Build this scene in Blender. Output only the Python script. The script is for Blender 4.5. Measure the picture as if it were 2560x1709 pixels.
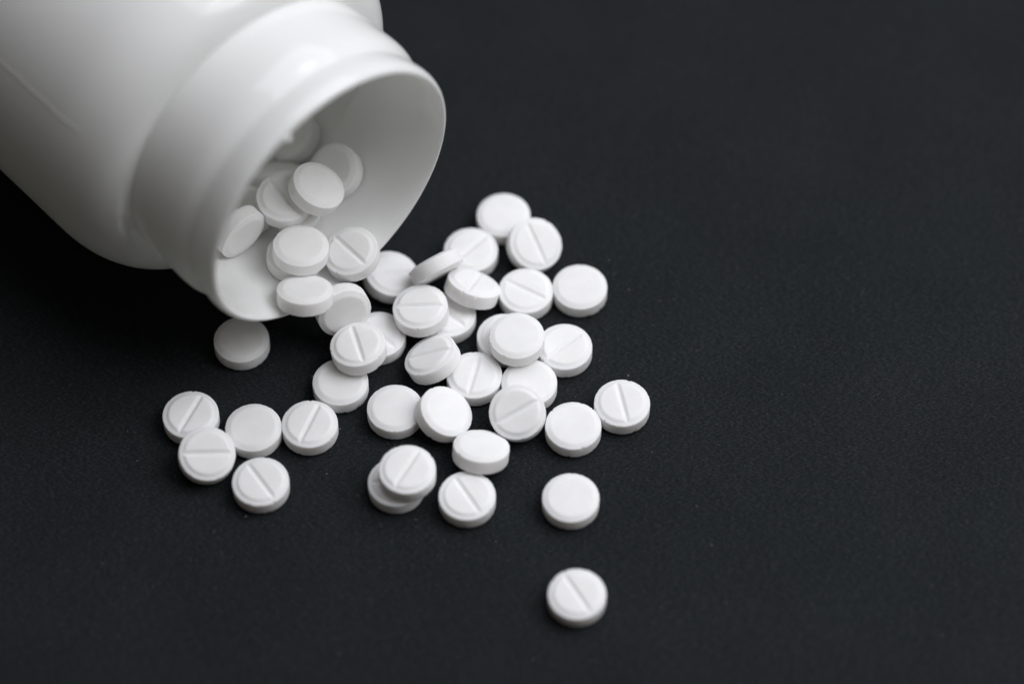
import bpy, math, random
import numpy as np
from mathutils import Matrix, Vector, noise

for o in list(bpy.data.objects):
    bpy.data.objects.remove(o)
scene = bpy.context.scene
COL = scene.collection
MM = 0.001                      # everything below is laid out in millimetres

# ------------------------------------------------------------------ camera
cam_d = bpy.data.cameras.new('camera')
cam = bpy.data.objects.new('camera', cam_d)
COL.objects.link(cam)
cam.location = (0, -0.280, 0.408)
cam.rotation_euler = (math.radians(90 - 56.0), 0, 0)
cam_d.sensor_width = 36
cam_d.lens = 105.5
cam_d.clip_start = 0.02
cam_d.clip_end = 20
cam_d.dof.use_dof = True
cam_d.dof.focus_distance = 0.484
cam_d.dof.aperture_fstop = 5.2
cam_d.dof.aperture_blades = 9
scene.camera = cam

# ------------------------------------------------------------------ light
world = bpy.data.worlds.new('World')
scene.world = world
world.use_nodes = True
bg = world.node_tree.nodes['Background']
bg.inputs['Color'].default_value = (1.0, 0.91, 0.82, 1)
bg.inputs['Strength'].default_value = 0.058

def softbox(name, az, el, dist, size, power, colour, target=(0, 0, 0.01)):
    d = bpy.data.lights.new(name, 'AREA')
    d.shape = 'RECTANGLE'
    d.size, d.size_y = size
    d.energy = power
    d.color = colour
    o = bpy.data.objects.new(name, d)
    COL.objects.link(o)
    a, e = math.radians(az), math.radians(el)
    v = Vector((math.cos(a) * math.cos(e), math.sin(a) * math.cos(e), math.sin(e)))
    o.location = Vector(target) + v * dist
    o.rotation_euler = v.to_track_quat('Z', 'Y').to_euler()
    return o
softbox('window_softbox', 54, 66, 0.46, (0.50, 0.46), 1.42, (0.925, 0.94, 1.0), (-0.015, 0.005, 0.01))
softbox('fill_softbox', 0, 50, 0.50, (0.36, 0.36), 1.5, (0.965, 0.97, 1.0))

scene.view_settings.view_transform = 'Standard'
scene.view_settings.look = 'None'
scene.view_settings.gamma = 1
scene.view_settings.use_curve_mapping = False
scene.view_settings.exposure = 0.18
scene.render.engine = 'CYCLES'
scene.cycles.max_bounces = 16
scene.cycles.diffuse_bounces = 10
scene.cycles.glossy_bounces = 6

# ------------------------------------------------------------------ materials
def mat(name):
    m = bpy.data.materials.new(name)
    m.use_nodes = True
    nt = m.node_tree
    return m, nt, nt.nodes['Principled BSDF']

def node(nt, typ, **kw):
    n = nt.nodes.new(typ)
    for k, v in kw.items():
        if k in n.inputs:
            n.inputs[k].default_value = v
        else:
            setattr(n, k, v)
    return n

def coords(nt):
    return nt.nodes.new('ShaderNodeTexCoord').outputs['Object']

def make_paper():
    m, nt, p = mat('black_paper')
    L = nt.links.new
    co = coords(nt)
    fine = node(nt, 'ShaderNodeTexNoise', Scale=8500.0, Detail=2.0, Roughness=0.5)
    L(co, fine.inputs['Vector'])
    big = node(nt, 'ShaderNodeTexNoise', Scale=45.0, Detail=4.0)
    L(co, big.inputs['Vector'])
    # short fibres: noise stretched two ways
    fib = []
    for rot, sc in ((0.5, (1500, 8000, 1)), (2.0, (1700, 9000, 1)), (1.2, (1300, 8500, 1))):
        mp = node(nt, 'ShaderNodeMapping')
        mp.inputs['Rotation'].default_value = (0, 0, rot)
        mp.inputs['Scale'].default_value = sc
        L(co, mp.inputs['Vector'])
        n = node(nt, 'ShaderNodeTexNoise', Scale=1.0, Detail=1.0)
        L(mp.outputs[0], n.inputs['Vector'])
        fib.append(n.outputs['Fac'])
    mx = node(nt, 'ShaderNodeMath', operation='MAXIMUM')
    L(fib[0], mx.inputs[0]); L(fib[1], mx.inputs[1])
    mx2 = node(nt, 'ShaderNodeMath', operation='MAXIMUM')
    L(mx.outputs[0], mx2.inputs[0]); L(fib[2], mx2.inputs[1])
    fr = node(nt, 'ShaderNodeMapRange')
    fr.inputs['From Min'].default_value = 0.55
    fr.inputs['From Max'].default_value = 0.88
    L(mx2.outputs[0], fr.inputs['Value'])
    ramp = node(nt, 'ShaderNodeValToRGB')
    ramp.color_ramp.elements[0].position = 0.25
    ramp.color_ramp.elements[0].color = (0.0040, 0.0053, 0.0057, 1)
    ramp.color_ramp.elements[1].position = 0.8
    ramp.color_ramp.elements[1].color = (0.0126, 0.0152, 0.0162, 1)
    L(fine.outputs['Fac'], ramp.inputs['Fac'])
    mix = node(nt, 'ShaderNodeMix', data_type='RGBA')
    L(fr.outputs[0], mix.inputs['Factor'])
    L(ramp.outputs[0], mix.inputs['A'])
    mix.inputs['B'].default_value = (0.048, 0.053, 0.058, 1)
    br = node(nt, 'ShaderNodeMapRange')
    br.inputs['From Min'].default_value = 0.3
    br.inputs['From Max'].default_value = 0.7
    br.inputs['To Min'].default_value = 0.9
    br.inputs['To Max'].default_value = 1.1
    L(big.outputs['Fac'], br.inputs['Value'])
    mul = node(nt, 'ShaderNodeVectorMath', operation='SCALE')
    L(mix.outputs['Result'], mul.inputs[0]); L(br.outputs[0], mul.inputs['Scale'])
    L(mul.outputs[0], p.inputs['Base Color'])
    p.inputs['Roughness'].default_value = 0.9
    p.inputs['Specular IOR Level'].default_value = 0.12
    bump = node(nt, 'ShaderNodeBump', Strength=0.12, Distance=0.00004)
    L(fine.outputs['Fac'], bump.inputs['Height'])
    L(bump.outputs[0], p.inputs['Normal'])
    return m

def make_tablet_mat():
    m, nt, p = mat('pressed_tablet')
    L = nt.links.new
    co = coords(nt)
    grain = node(nt, 'ShaderNodeTexNoise', Scale=5200.0, Detail=3.0, Roughness=0.6)
    L(co, grain.inputs['Vector'])
    mottle = node(nt, 'ShaderNodeTexNoise', Scale=420.0, Detail=3.0)
    L(co, mottle.inputs['Vector'])
    info = node(nt, 'ShaderNodeObjectInfo')
    ramp = node(nt, 'ShaderNodeValToRGB')
    ramp.color_ramp.elements[0].position = 0.3
    ramp.color_ramp.elements[0].color = (0.835, 0.830, 0.822, 1)
    ramp.color_ramp.elements[1].position = 0.7
    ramp.color_ramp.elements[1].color = (0.872, 0.868, 0.866, 1)
    L(mottle.outputs['Fac'], ramp.inputs['Fac'])
    var = node(nt, 'ShaderNodeMapRange')
    var.inputs['To Min'].default_value = 0.975
    var.inputs['To Max'].default_value = 1.01
    L(info.outputs['Random'], var.inputs['Value'])
    mul = node(nt, 'ShaderNodeVectorMath', operation='SCALE')
    L(ramp.outputs[0], mul.inputs[0]); L(var.outputs[0], mul.inputs['Scale'])
    L(mul.outputs[0], p.inputs['Base Color'])
    p.inputs['Roughness'].default_value = 0.62
    p.inputs['Specular IOR Level'].default_value = 0.3
    p.inputs['Subsurface Weight'].default_value = 0.7
    p.inputs['Subsurface Radius'].default_value = (1.0, 0.92, 0.82)
    p.inputs['Subsurface Scale'].default_value = 0.0014
    bump = node(nt, 'ShaderNodeBump', Strength=0.25, Distance=0.00005)
    L(grain.outputs['Fac'], bump.inputs['Height'])
    L(bump.outputs[0], p.inputs['Normal'])
    return m

def make_plastic():
    m, nt, p = mat('white_plastic')
    L = nt.links.new
    co = coords(nt)
    n = node(nt, 'ShaderNodeTexNoise', Scale=70.0, Detail=3.0)
    L(co, n.inputs['Vector'])
    ramp = node(nt, 'ShaderNodeValToRGB')
    ramp.color_ramp.elements[0].color = (0.945, 0.945, 0.945, 1)
    ramp.color_ramp.elements[1].color = (0.965, 0.965, 0.96, 1)
    L(n.outputs['Fac'], ramp.inputs['Fac'])
    L(ramp.outputs[0], p.inputs['Base Color'])
    rr = node(nt, 'ShaderNodeMapRange')
    rr.inputs['To Min'].default_value = 0.058
    rr.inputs['To Max'].default_value = 0.09
    L(n.outputs['Fac'], rr.inputs['Value'])
    L(rr.outputs[0], p.inputs['Roughness'])
    p.inputs['Specular IOR Level'].default_value = 0.5
    fine = node(nt, 'ShaderNodeTexNoise', Scale=900.0, Detail=2.0)
    L(co, fine.inputs['Vector'])
    bump = node(nt, 'ShaderNodeBump', Strength=0.08, Distance=0.00003)
    L(fine.outputs['Fac'], bump.inputs['Height'])
    L(bump.outputs[0], p.inputs['Normal'])
    # thin blow-moulded wall: some light passes through it
    tr = node(nt, 'ShaderNodeBsdfTranslucent', Color=(0.92, 0.925, 0.88, 1))
    mx = node(nt, 'ShaderNodeMixShader', Fac=0.26)
    L(p.outputs[0], mx.inputs[1]); L(tr.outputs[0], mx.inputs[2])
    L(mx.outputs[0], nt.nodes['Material Output'].inputs['Surface'])
    return m

def make_dust():
    m, nt, p = mat('white_dust')
    p.inputs['Base Color'].default_value = (0.55, 0.55, 0.56, 1)
    p.inputs['Roughness'].default_value = 0.8
    return m

def make_lint():
    m, nt, p = mat('grey_lint')
    p.inputs['Base Color'].default_value = (0.20, 0.21, 0.24, 1)
    p.inputs['Roughness'].default_value = 0.7
    return m

M_PAPER, M_TABLET, M_PLASTIC, M_DUST = make_paper(), make_tablet_mat(), make_plastic(), make_dust()
M_LINT = make_lint()

# ------------------------------------------------------------------ helpers
def mesh_obj(name, verts, faces, material, parent=None, sharp=None):
    me = bpy.data.meshes.new(name)
    me.from_pydata([tuple(v) for v in verts], [], faces)
    me.update()
    me.shade_smooth()
    if sharp:
        me.set_sharp_from_angle(angle=math.radians(sharp))
    me.materials.append(material)
    o = bpy.data.objects.new(name, me)
    COL.objects.link(o)
    if parent:
        o.parent = parent
    return o

def tag(o, label=None, cat=None, group=None, kind=None):
    for k, v in (('label', label), ('category', cat), ('group', group), ('kind', kind)):
        if v:
            o[k] = v
    return o

# ------------------------------------------------------------------ the setting: one sheet of black paper
S = 0.9
paper = mesh_obj('tabletop', [(-S, -S, 0), (S, -S, 0), (S, S, 0), (-S, S, 0)], [(0, 1, 2, 3)], M_PAPER)
tag(paper, 'matte black paper surface under the bottle and tablets', None, None, 'structure')

# ------------------------------------------------------------------ the bottle, lying on its side
def spline(pts, step=0.35):
    """Catmull-Rom through (s, r) points, in mm."""
    P = [np.array(p, float) for p in pts]
    P = [2 * P[0] - P[1]] + P + [2 * P[-1] - P[-2]]
    out = []
    for i in range(1, len(P) - 2):
        a, b, c, d = P[i - 1:i + 3]
        n = max(2, int(np.linalg.norm(c - b) / step))
        for k in range(n):
            t = k / n
            out.append(0.5 * ((2 * b) + (c - a) * t + (2 * a - 5 * b + 4 * c - d) * t * t + (-a + 3 * b - 3 * c + d) * t ** 3))
    out.append(P[-2])
    return [tuple(p) for p in out]

def lathe(name, loop, parent, seg=256, sharp=35, material=None):
    """Closed ring of (s, r) points turned about the bottle's own x axis; x = -s so the mouth looks along +x."""
    n = len(loop)
    verts, faces = [], []
    for k in range(seg):
        a = 2 * math.pi * k / seg
        ca, sa = math.cos(a), math.sin(a)
        for s, r in loop:
            verts.append((-s * MM, r * ca * MM, r * sa * MM))
    for k in range(seg):
        k2 = (k + 1) % seg
        for i in range(n):
            i2 = (i + 1) % n
            faces.append((k * n + i, k2 * n + i, k2 * n + i2, k * n + i2))
    return mesh_obj(name, verts, faces, material or M_PLASTIC, parent, sharp)

bottle = bpy.data.objects.new('pill_bottle', None)
COL.objects.link(bottle)
bottle.location = (-28.19 * MM, 0.55 * MM, 32.3 * MM)
bottle.rotation_euler = (0, 0, math.radians(-46.9))
tag(bottle, 'white plastic pill bottle lying on its side with its open mouth towards the tablets', 'bottle')

# lip: rounded rim, outer roll, inner wall
lip_out = spline([(0.75, 23.15), (0.15, 23.3), (-0.28, 23.6), (-0.1, 24.1), (0.7, 24.45), (2.0, 24.5), (3.4, 24.3), (5.0, 24.02)], 0.2)
lip_in = [(5.0, 22.9), (3.0, 22.95), (1.5, 23.05)]
lathe('lip', lip_out + lip_in, bottle)
# neck: one broad soft bead and a fainter one, then the valley under the shoulder
neck_out = spline([(5.0, 24.02), (6.0, 24.35), (7.4, 24.88), (9.0, 25.06), (11.0, 25.0), (13.0, 24.9), (15.0, 24.8), (17.0, 24.7), (18.7, 24.55)], 0.25)
neck_in = [(18.7, 23.2), (17.4, 22.9), (12.0, 22.85), (5.0, 22.9)]
lathe('neck', neck_out + neck_in, bottle)
# shoulder, body wall, heel and base in one hollow blow-moulded shell
def quarter(s0, r0, s1, r1, n=26, pw=1.0):
    o = []
    for i in range(n + 1):
        t = math.pi / 2 * i / n
        o.append((s0 + (s1 - s0) * (1 - math.cos(t)), r0 + (r1 - r0) * math.sin(t) ** pw))
    return o
LEN = 118.0
body_out = [(18.7, 24.6)] + quarter(18.75, 25.6, 30.8, 32.3) + [(40, 32.3), (60, 32.3), (85, 32.3), (LEN - 7, 32.3)]
heel = [(LEN - 7 + 7 * math.sin(t), 25.3 + 7 * math.cos(t)) for t in [math.pi / 2 * i / 12 for i in range(1, 13)]]
base_out = [(LEN - 0.3, 22.0), (LEN - 3, 15.0), (LEN - 3.2, 0.02)]
base_in = [(LEN - 4.6, 0.02), (LEN - 4.4, 15.0), (LEN - 1.8, 22.6)]
heel_in = [(LEN - 7 + 5.7 * math.sin(t), 25.3 + 5.7 * math.cos(t)) for t in [math.pi / 2 * i / 12 for i in range(12, -1, -1)]]
body_in = [(60, 31.0), (32, 31.0)] + [(s + 1.0, r - 1.35) for s, r in reversed(quarter(18.9, 25.6, 30.8, 32.3))] + [(18.7, 23.2)]
lathe('body', body_out + heel + base_out + base_in + heel_in + body_in, bottle)

# mould seams: two hair-thin raised parting lines on opposite sides of body and shoulder
def body_radius(s):
    pts = body_out
    for (a, ra), (b, rb) in zip(pts, pts[1:]):
        if a <= s <= b:
            return ra + (rb - ra) * (s - a) / max(b - a, 1e-6)
    return 32.3

def seam(ang, s0, s1, w=0.40, hgt=0.06):
    a0 = math.radians(ang)
    verts, faces = [], []
    N = 160
    for i in range(N + 1):
        s = s0 + (s1 - s0) * (i / N) ** 1.4
        r = body_radius(s)
        taper = min(1, i / 6, (N - i) / 6)
        wob = 0.05 * math.sin(s * 0.9)
        for j, (dw, dh) in enumerate(((-1, -0.05), (-0.45, 0.85), (0.45, 0.85), (1, -0.05))):
            a = a0 + (dw * w * (0.4 + 0.6 * taper) + wob) / r
            rr = r + dh * hgt * taper
            verts.append((-s * MM, rr * math.cos(a) * MM, rr * math.sin(a) * MM))
    for i in range(N):
        for j in range(3):
            faces.append((i * 4 + j, i * 4 + j + 1, i * 4 + j + 5, i * 4 + j + 4))
    return mesh_obj('mould_seam', verts, faces, M_PLASTIC, bottle)
seam(149.0, 25.0, LEN - 8)
seam(-31.0 + 60.0, 19.5, LEN - 8)

# a little nub of moulding flash left on the inner edge of the lip
def nub(ang, s0, r0):
    a0 = math.radians(ang)
    ax = Vector((1, 0, 0)); ra = Vector((0, math.cos(a0), math.sin(a0))); ta = ax.cross(ra)
    c = (Vector((-s0, 0, 0)) + ra * r0)
    V, F = [], []
    NU, NV = 14, 9
    for j in range(NV + 1):
        v = math.pi * j / NV
        for i in range(NU):
            u = 2 * math.pi * i / NU
            k = 1 + 0.18 * noise.noise(Vector((math.cos(u) * 1.5, math.sin(u) * 1.5, v)))
            p = c + ax * (0.55 * k * math.cos(v)) + (ra * (0.5 * math.cos(u)) + ta * (0.75 * math.sin(u))) * (k * math.sin(v))
            V.append(p * MM)
    for j in range(NV):
        for i in range(NU):
            i2 = (i + 1) % NU
            F.append((j * NU + i, j * NU + i2, (j + 1) * NU + i2, (j + 1) * NU + i))
    return mesh_obj('moulding_nub', V, F, M_PLASTIC, bottle)
nub(109, -0.25, 23.1)

# ------------------------------------------------------------------ the tablets
RP, HB = 4.5, 1.2              # radius and half the height of the straight band
def sstep(t):
    t = np.clip(t, 0, 1)
    return t * t * (3 - 2 * t)

def tablet_mesh(seed):
    rng = np.random.default_rng(seed)
    SEG = 240
    a = np.linspace(0, 2 * np.pi, SEG, endpoint=False)
    # uneven pressed edge: small dents along the rim
    def rimnoise(z):
        v = np.array([noise.noise(Vector((math.cos(t) * 9 + seed * 7.3, math.sin(t) * 9, z))) for t in a])
        w = np.array([noise.noise(Vector((math.cos(t) * 30 + seed * 3.1, math.sin(t) * 30, z + 5))) for t in a])
        return np.maximum(v - 0.12, 0) * 0.10 + np.maximum(w - 0.18, 0) * 0.09
    chip_t, chip_b = rimnoise(1.0), rimnoise(9.0)
    for chip in (chip_t, chip_b):
        for _ in range(rng.integers(1, 4)):
            c, wd, dp = rng.uniform(0, 2 * np.pi), rng.uniform(0.02, 0.07), rng.uniform(0.06, 0.22)
            d = np.abs((a - c + np.pi) % (2 * np.pi) - np.pi)
            chip += dp * np.maximum(0, 1 - (d / wd) ** 2)
    rings = np.concatenate([[RP, 4.475, 4.43], np.arange(4.36, 0.2, -0.075), [0.12]])
    def face(scored):
        R, A = np.meshgrid(rings, a, indexing='ij')
        X, Y = R * np.cos(A), R * np.sin(A)
        if scored:
            Z = 0.07 * sstep((RP - R) / 0.5) + 0.34 * sstep((4.06 - R) / 0.76) + 0.03 * (1 - (R / 3.3) ** 2).clip(0)
            groove = 0.03 + np.sqrt(X * X + 0.008) * 0.72
            k = 0.055
            h = np.clip(0.5 + 0.5 * (groove - Z) / k, 0, 1)
            Z = groove * (1 - h) + Z * h - k * h * (1 - h)
        else:
            Z = 0.36 * sstep((4.46 - R) / 1.1) + 0.04 * (1 - (R / 3.3) ** 2).clip(0)
        Z[0] -= 0.05; Z[1] -= 0.015
        return X, Y, Z
    verts, faces = [], []
    def addring(x, y, z):
        i = len(verts); verts.extend(zip(x * MM, y * MM, z * MM)); return i
    idx = []
    # bottom face (plain), centre outwards
    X, Y, Z = face(False)
    cb = len(verts); verts.append((0, 0, -(HB + Z[-1].mean()) * MM))
    for j in range(len(rings) - 1, -1, -1):
        near = np.clip(1 - (RP - rings[j]) / 0.16, 0, 1)
        sc = 1 - near * chip_b / RP
        idx.append(addring(X[j] * sc, Y[j] * sc, -(HB + Z[j]) + near * chip_b * 0.7))
    # band
    for t, f in ((-0.86, 0.55), (-0.5, 0.0), (0.0, 0.0), (0.5, 0.0), (0.86, 0.55)):
        ch = (chip_b if t < 0 else chip_t) * f
        rr = RP + 0.012 - ch + 0.006 * np.sin(a * 3 + seed)
        idx.append(addring(rr * np.cos(a), rr * np.sin(a), np.full(SEG, t * HB)))
    # top face (scored), edge inwards
    X, Y, Z = face(True)
    for j in range(len(rings)):
        near = np.clip(1 - (RP - rings[j]) / 0.16, 0, 1)
        sc = 1 - near * chip_t / RP
        idx.append(addring(X[j] * sc, Y[j] * sc, (HB + Z[j]) - near * chip_t * 0.7))
    ct = len(verts); verts.append((0, 0, (HB + Z[-1].mean()) * MM))
    for r in range(len(idx) - 1):
        p, q = idx[r], idx[r + 1]
        for k in range(SEG):
            k2 = (k + 1) % SEG
            faces.append((p + k, p + k2, q + k2, q + k))
    for k in range(SEG):
        k2 = (k + 1) % SEG
        faces.append((cb, idx[0] + k2, idx[0] + k))
        faces.append((ct, idx[-1] + k, idx[-1] + k2))
    me = bpy.data.meshes.new('tablet')
    me.from_pydata([tuple(map(float, v)) for v in verts], [], faces)
    me.update()
    me.shade_smooth()
    me.set_sharp_from_angle(angle=math.radians(50))
    me.materials.append(M_TABLET)
    return me

TABLET_MESHES = [tablet_mesh(s) for s in range(7)]

# visible face (S scored / P plain), centre in mm, normal of the visible face, score direction, label
TABLETS = [
    ('P', (11.206, 4.277, 1.62), (0.0, 0.0, 1.0), None,
     'plain white tablet lying flat at the right end, beside a scored tablet, above the middle'),
    ('P', (-1.426, 18.985, 1.62), (0.0, 0.0, 1.0), None,
     'plain white tablet farthest back, partly covered by a tilted scored tablet'),
    ('S', (2.271, 3.516, 1.62), (0.0, 0.0, 1.0), (0.8659, -0.5001, 0.0),
     'scored white tablet lying flat, left neighbour of the plain tablet at the right end'),
    ('S', (8.559, -7.606, 1.62), (0.0, 0.0, 1.0), (0.7584, 0.6517, 0.0),
     'scored white tablet whose left edge is tucked under a plain tablet, diagonal score rising right'),
    ('S', (17.685, -18.509, 1.62), (0.0, 0.0, 1.0), (0.2022, -0.9793, 0.0),
     'rightmost tablet of all, white and scored, with a steep score line'),
    ('P', (9.787, -22.801, 1.62), (0.0, 0.0, 1.0), None,
     'plain white tablet touching the rightmost scored tablet from the left'),
    ('P', (9.256, -36.194, 1.62), (0.0, 0.0, 1.0), None,
     'lone plain white tablet lying flat above the nearest single scored tablet'),
    ('S', (10.016, -53.49, 1.62), (0.0, 0.0, 1.0), (0.5202, -0.8541, 0.0),
     'lone scored white tablet nearest to the camera at the bottom'),
    ('S', (-32.364, -22.487, 1.62), (0.0, 0.0, 1.0), (0.3686, 0.9296, 0.0),
     'scored white tablet lying flat at the right end of the left row'),
    ('P', (-41.324, -23.146, 1.62), (0.0, 0.0, 1.0), None,
     'plain white tablet with a chipped front edge, between two scored tablets on the left'),
    ('S', (-39.713, -33.226, 1.62), (0.0, 0.0, 1.0), (0.5706, -0.8212, 0.0),
     'lowest tablet of the left cluster, white and scored, lying alone in front of the row'),
    ('P', (-18.776, -19.477, 1.62), (0.0, 0.0, 1.0), None,
     'plain white tablet lying flat with a tilted plain tablet leaning on its right edge'),
    ('S', (-7.069, -35.836, 1.62), (0.0, 0.0, 1.0), (0.5284, -0.849, 0.0),
     'scored white tablet lying flat in front of the tilted plain oval-looking tablet'),
    ('P', (-44.103, -6.191, 1.62), (0.0, 0.0, 1.0), None,
     'shaded plain white tablet lying under the bottle lip'),
    ('P', (-27.707, -14.477, 1.62), (0.0, 0.0, 1.0), None,
     'plain white tablet lying flat, half covered by a scored tablet on top of it'),
    ('S', (-51.512, -20.714, 1.62), (0.0, 0.0, 1.0), (0.4182, 0.9084, 0.0),
     'leftmost tablet, white and scored, partly covered by a tilted scored tablet'),
    ('S', (-48.447, -28.661, 3.195), (0.1634, -0.266, 0.95), (0.9841, 0.1122, -0.1379),
     'tilted greyish scored tablet with a horizontal score, leaning on the leftmost tablet'),
    ('S', (-18.272, -33.293, 1.62), (0.0, 0.0, 1.0), (0.9974, 0.0719, 0.0),
     'lower white tablet of the two stacked at bottom centre, mostly hidden and shaded'),
    ('S', (-16.471, -32.971, 4.863), (0.0039, 0.0019, 1.0), (0.4859, 0.874, -0.0035),
     'upper scored white tablet of the two stacked at bottom centre'),
    ('P', (-4.941, -27.827, 2.934), (0.0943, 0.389, 0.9164), None,
     'plain white tablet tipped backward with a thick front edge, behind a flat scored tablet'),
    ('P', (-10.957, -20.82, 2.996), (0.4251, -0.0369, 0.9044), None,
     'plain white tablet tipped to the right, leaning on a flat plain tablet'),
    ('P', (2.786, -14.507, 1.62), (0.0, 0.0, 1.0), None,
     'plain white tablet lying flat with a tilted greyish scored tablet over its front edge'),
    ('S', (0.894, -21.022, 3.654), (-0.083, -0.3761, 0.9228), (0.8752, 0.4154, 0.248),
     'tilted greyish scored tablet facing the camera, leaning on a plain tablet behind it'),
    ('S', (-6.085, -13.13, 1.62), (0.0, 0.0, 1.0), (0.2459, 0.9693, 0.0),
     'scored white tablet lying flat in the middle of the pile with a steep score line'),
    ('S', (-1.224, -5.608, 1.62), (0.0, 0.0, 1.0), (-0.3016, -0.9534, 0.0),
     'white tablet almost hidden beneath a plain tablet in the middle right of the pile'),
    ('P', (0.774, -7.635, 4.862), (0.0008, 0.0011, 1.0), None,
     'plain white tablet lying on top of others in the middle right of the pile'),
    ('S', (-10.427, -1.149, 1.62), (0.0, 0.0, 1.0), (0.7136, -0.7005, 0.0),
     'white scored tablet lying low, shaded under the tilted scored tablets in the pile centre'),
    ('S', (-14.859, -1.963, 4.824), (-0.0901, 0.0273, 0.9956), (0.9956, -0.0217, 0.0907),
     'scored white tablet with a horizontal score, raised at the centre of the pile'),
    ('S', (-6.537, 2.919, 4.068), (0.2995, 0.4355, 0.8489), (0.2789, 0.8109, -0.5144),
     'scored white tablet tipped backward with a thick front edge, left of two flat tablets'),
    ('P', (-12.495, 6.028, 5.928), (-0.4789, 0.7468, 0.4615), None,
     'white tablet standing on its edge, seen edge-on behind the pile'),
    ('S', (-6.834, 11.797, 1.62), (0.0, 0.0, 1.0), (0.6983, 0.7158, 0.0),
     'scored white tablet lying flat behind the tablet that stands on its edge'),
    ('S', (-20.054, 6.438, 2.387), (0.2307, 0.0036, 0.973), (0.9505, 0.2132, -0.2262),
     'scored white tablet leaning beside the bottle lip, score nearly horizontal'),
    ('S', (3.669, 12.534, 2.938), (0.2532, -0.3202, 0.9129), (0.4118, -0.8182, -0.4012),
     'tilted scored white tablet leaning on the farthest plain tablet'),
    ('S', (-21.857, -5.222, 1.62), (0.0, 0.0, 1.0), (0.7433, -0.669, 0.0),
     'white scored tablet lying low with shadow, right of a steeply scored raised tablet'),
    ('S', (-24.811, -9.582, 5.091), (-0.1051, 0.0682, 0.9921), (0.2778, -0.9559, 0.0951),
     'scored tablet with a steep score, resting on a plain tablet in front of the bottle'),
    ('P', (-27.524, -3.192, 7.059), (0.3608, -0.8891, 0.2818), None,
     'plain greyish tablet standing almost upright just below the bottle lip'),
    ('S', (-12.861, -10.375, 3.169), (-0.4181, 0.2172, 0.882), (0.9011, -0.0237, 0.433),
     'chunky scored tablet tipped to the left in the pile centre, raised face plateau showing'),
    ('P', (-33.196, -4.81, 13.337), (0.0427, 0.3844, 0.9222), None,
     'plain white tablet lying across the bottom edge of the bottle lip'),
    ('P', (-35.372, 3.947, 11.402), (0.0911, 0.1045, 0.9903), None,
     'white tablet inside the bottle lip, lying beneath a plain tablet of the same tilt'),
    ('P', (-34.112, 3.099, 14.66), (0.0925, 0.1087, 0.9898), None,
     'plain white tablet on top of another just inside the bottle lip'),
    ('S', (-26.032, 4.465, 11.66), (-0.1844, -0.0979, 0.978), (0.6613, -0.7485, 0.0497),
     'scored white tablet lying on the inner right side of the bottle lip'),
    ('P', (-35.591, 12.932, 13.288), (0.149, -0.093, 0.9845), None,
     'white tablet inside the neck, only a sliver showing beneath a scored tablet'),
    ('S', (-37.096, 11.508, 16.727), (0.1061, -0.1094, 0.9883), (0.6512, -0.7435, -0.1523),
     'scored tablet lying in the shade inside the bottle neck'),
    ('P', (-28.94, 18.875, 14.938), (-0.4399, -0.359, 0.8232), None,
     'plain shaded tablet resting against the right inner wall of the bottle neck'),
    ('P', (-31.725, 12.193, 18.988), (0.4478, 0.0331, 0.8935), None,
     'plain grey-looking tablet lying on top of the others inside the bottle neck'),
    ('P', (-44.007, 5.785, 16.188), (0.6917, -0.7192, -0.0665), None,
     'tablet standing on edge at the left inside the bottle mouth'),
    ('P', (-39.647, 22.878, 8.2), (-0.094, 0.6171, 0.7812), None,
     'tipped tablet deep in the neck behind the shaded scored tablet'),
    ('P', (-36.65, 31.089, 7.98), (-0.511, -0.0617, 0.8573), None,
     'deepest tablet visible in the bottle, by the upper inner edge'),
    ('P', (-43.495, 13.452, 11.706), (0.2758, 0.1547, 0.9487), None,
     'tablet almost hidden behind the left lip inside the bottle'),
]
rnd = random.Random(4)
for i, (face, c, n, g, label) in enumerate(TABLETS):
    o = bpy.data.objects.new('tablet', TABLET_MESHES[i % len(TABLET_MESHES)])
    COL.objects.link(o)
    n = Vector(n).normalized()
    if face == 'S':
        y = Vector(g)
        if rnd.random() < 0.5:
            y = -y
        zx = n
    else:
        ang = rnd.uniform(0, 6.28)
        y = n.orthogonal()
        y.rotate(Matrix.Rotation(ang, 3, n))
        zx = -n
    y = (y - zx * y.dot(zx)).normalized()
    x = y.cross(zx)
    m = Matrix((x, y, zx)).transposed().to_4x4()
    m.translation = Vector(c) * MM
    o.matrix_world = m
    tag(o, label, 'tablet', 'white tablets spilled from the bottle')

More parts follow.
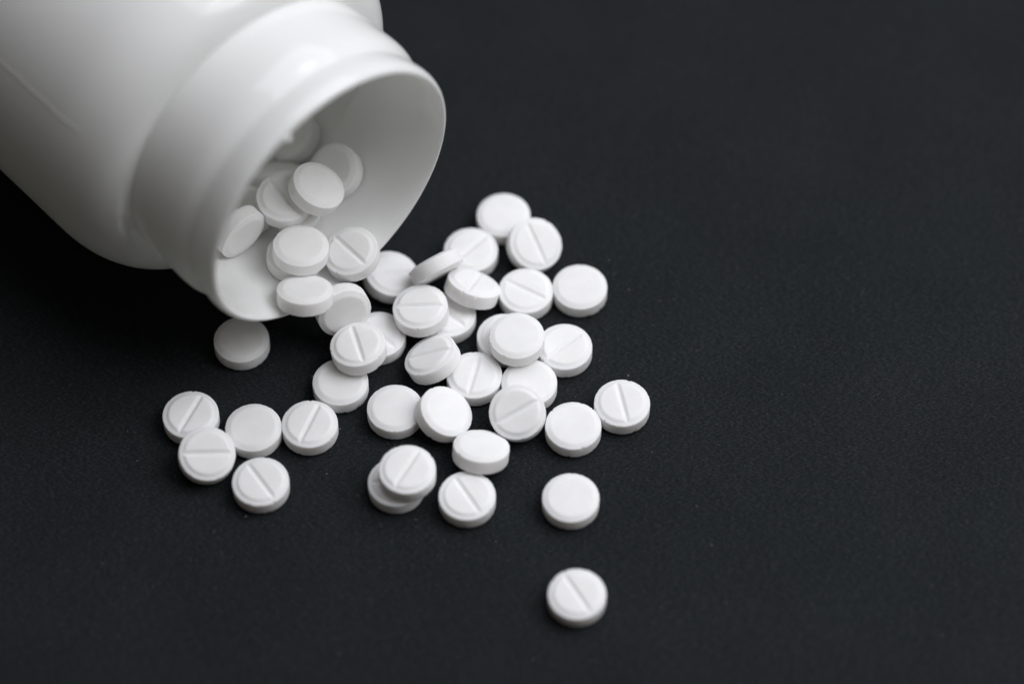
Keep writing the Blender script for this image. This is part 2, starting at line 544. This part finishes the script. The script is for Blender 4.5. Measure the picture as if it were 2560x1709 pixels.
# ------------------------------------------------------------------ dust and lint on the paper
rd = random.Random(11)
def crumbs():
    V, F = [], []
    centres = [t[1] for t in TABLETS if t[1][2] < 3]
    for k in range(420):
        if k < 330:
            c = rd.choice(centres)
            d = 4.6 + rd.expovariate(1 / 4.0)
            a = rd.uniform(0, 6.28)
            x, y = c[0] + d * math.cos(a), c[1] + d * math.sin(a)
        else:
            x, y = rd.uniform(-75, 85), rd.uniform(-65, 75)
        r = min(0.10, 0.018 + rd.expovariate(1 / 0.016))
        if any((x - t[1][0]) ** 2 + (y - t[1][1]) ** 2 < 4.65 ** 2 and t[1][2] < 3 for t in TABLETS):
            continue
        b = len(V)
        for dx, dy, dz in ((1, 0, 0), (-.5, .87, 0), (-.5, -.87, 0), (.1, .1, 1.0), (.6, .6, .55)):
            j = lambda: rd.uniform(0.7, 1.3)
            V.append(((x + dx * r * j()) * MM, (y + dy * r * j()) * MM, (0.01 + dz * r * j()) * MM))
        F += [(b, b + 4, b + 3), (b + 4, b + 1, b + 3), (b + 1, b + 2, b + 3), (b + 2, b, b + 3), (b, b + 1, b + 4)]
    o = mesh_obj('tablet_dust', V, F, M_DUST)
    tag(o, 'fine white tablet dust scattered on the black paper', 'dust', None, 'stuff')

def lint():
    V, F = [], []
    for k in range(3200):
        x, y = rd.uniform(-80, 95), rd.uniform(-65, 80)
        a = rd.uniform(0, 6.28)
        ln = 0.12 + rd.expovariate(1 / 0.22)
        w = rd.uniform(0.003, 0.009)
        curl = rd.uniform(-1.6, 1.6)
        n = 4
        b = len(V)
        for i in range(n + 1):
            t = i / n
            zz = 0.012 + 0.03 * math.sin(math.pi * t)
            px, py = -math.sin(a), math.cos(a)
            V.append(((x + px * w) * MM, (y + py * w) * MM, zz * MM))
            V.append(((x - px * w) * MM, (y - py * w) * MM, zz * MM))
            V.append((x * MM, y * MM, (zz + w * 1.6) * MM))
            x += math.cos(a) * ln / n; y += math.sin(a) * ln / n
            a += curl / n
        for i in range(n):
            p, q = b + 3 * i, b + 3 * i + 3
            F += [(p, p + 2, q + 2, q), (p + 2, p + 1, q + 1, q + 2), (p + 1, p, q, q + 1)]
    o = mesh_obj('paper_lint', V, F, M_LINT)
    tag(o, 'tiny pale lint fibres caught on the black paper', 'lint', None, 'stuff')
crumbs()
lint()
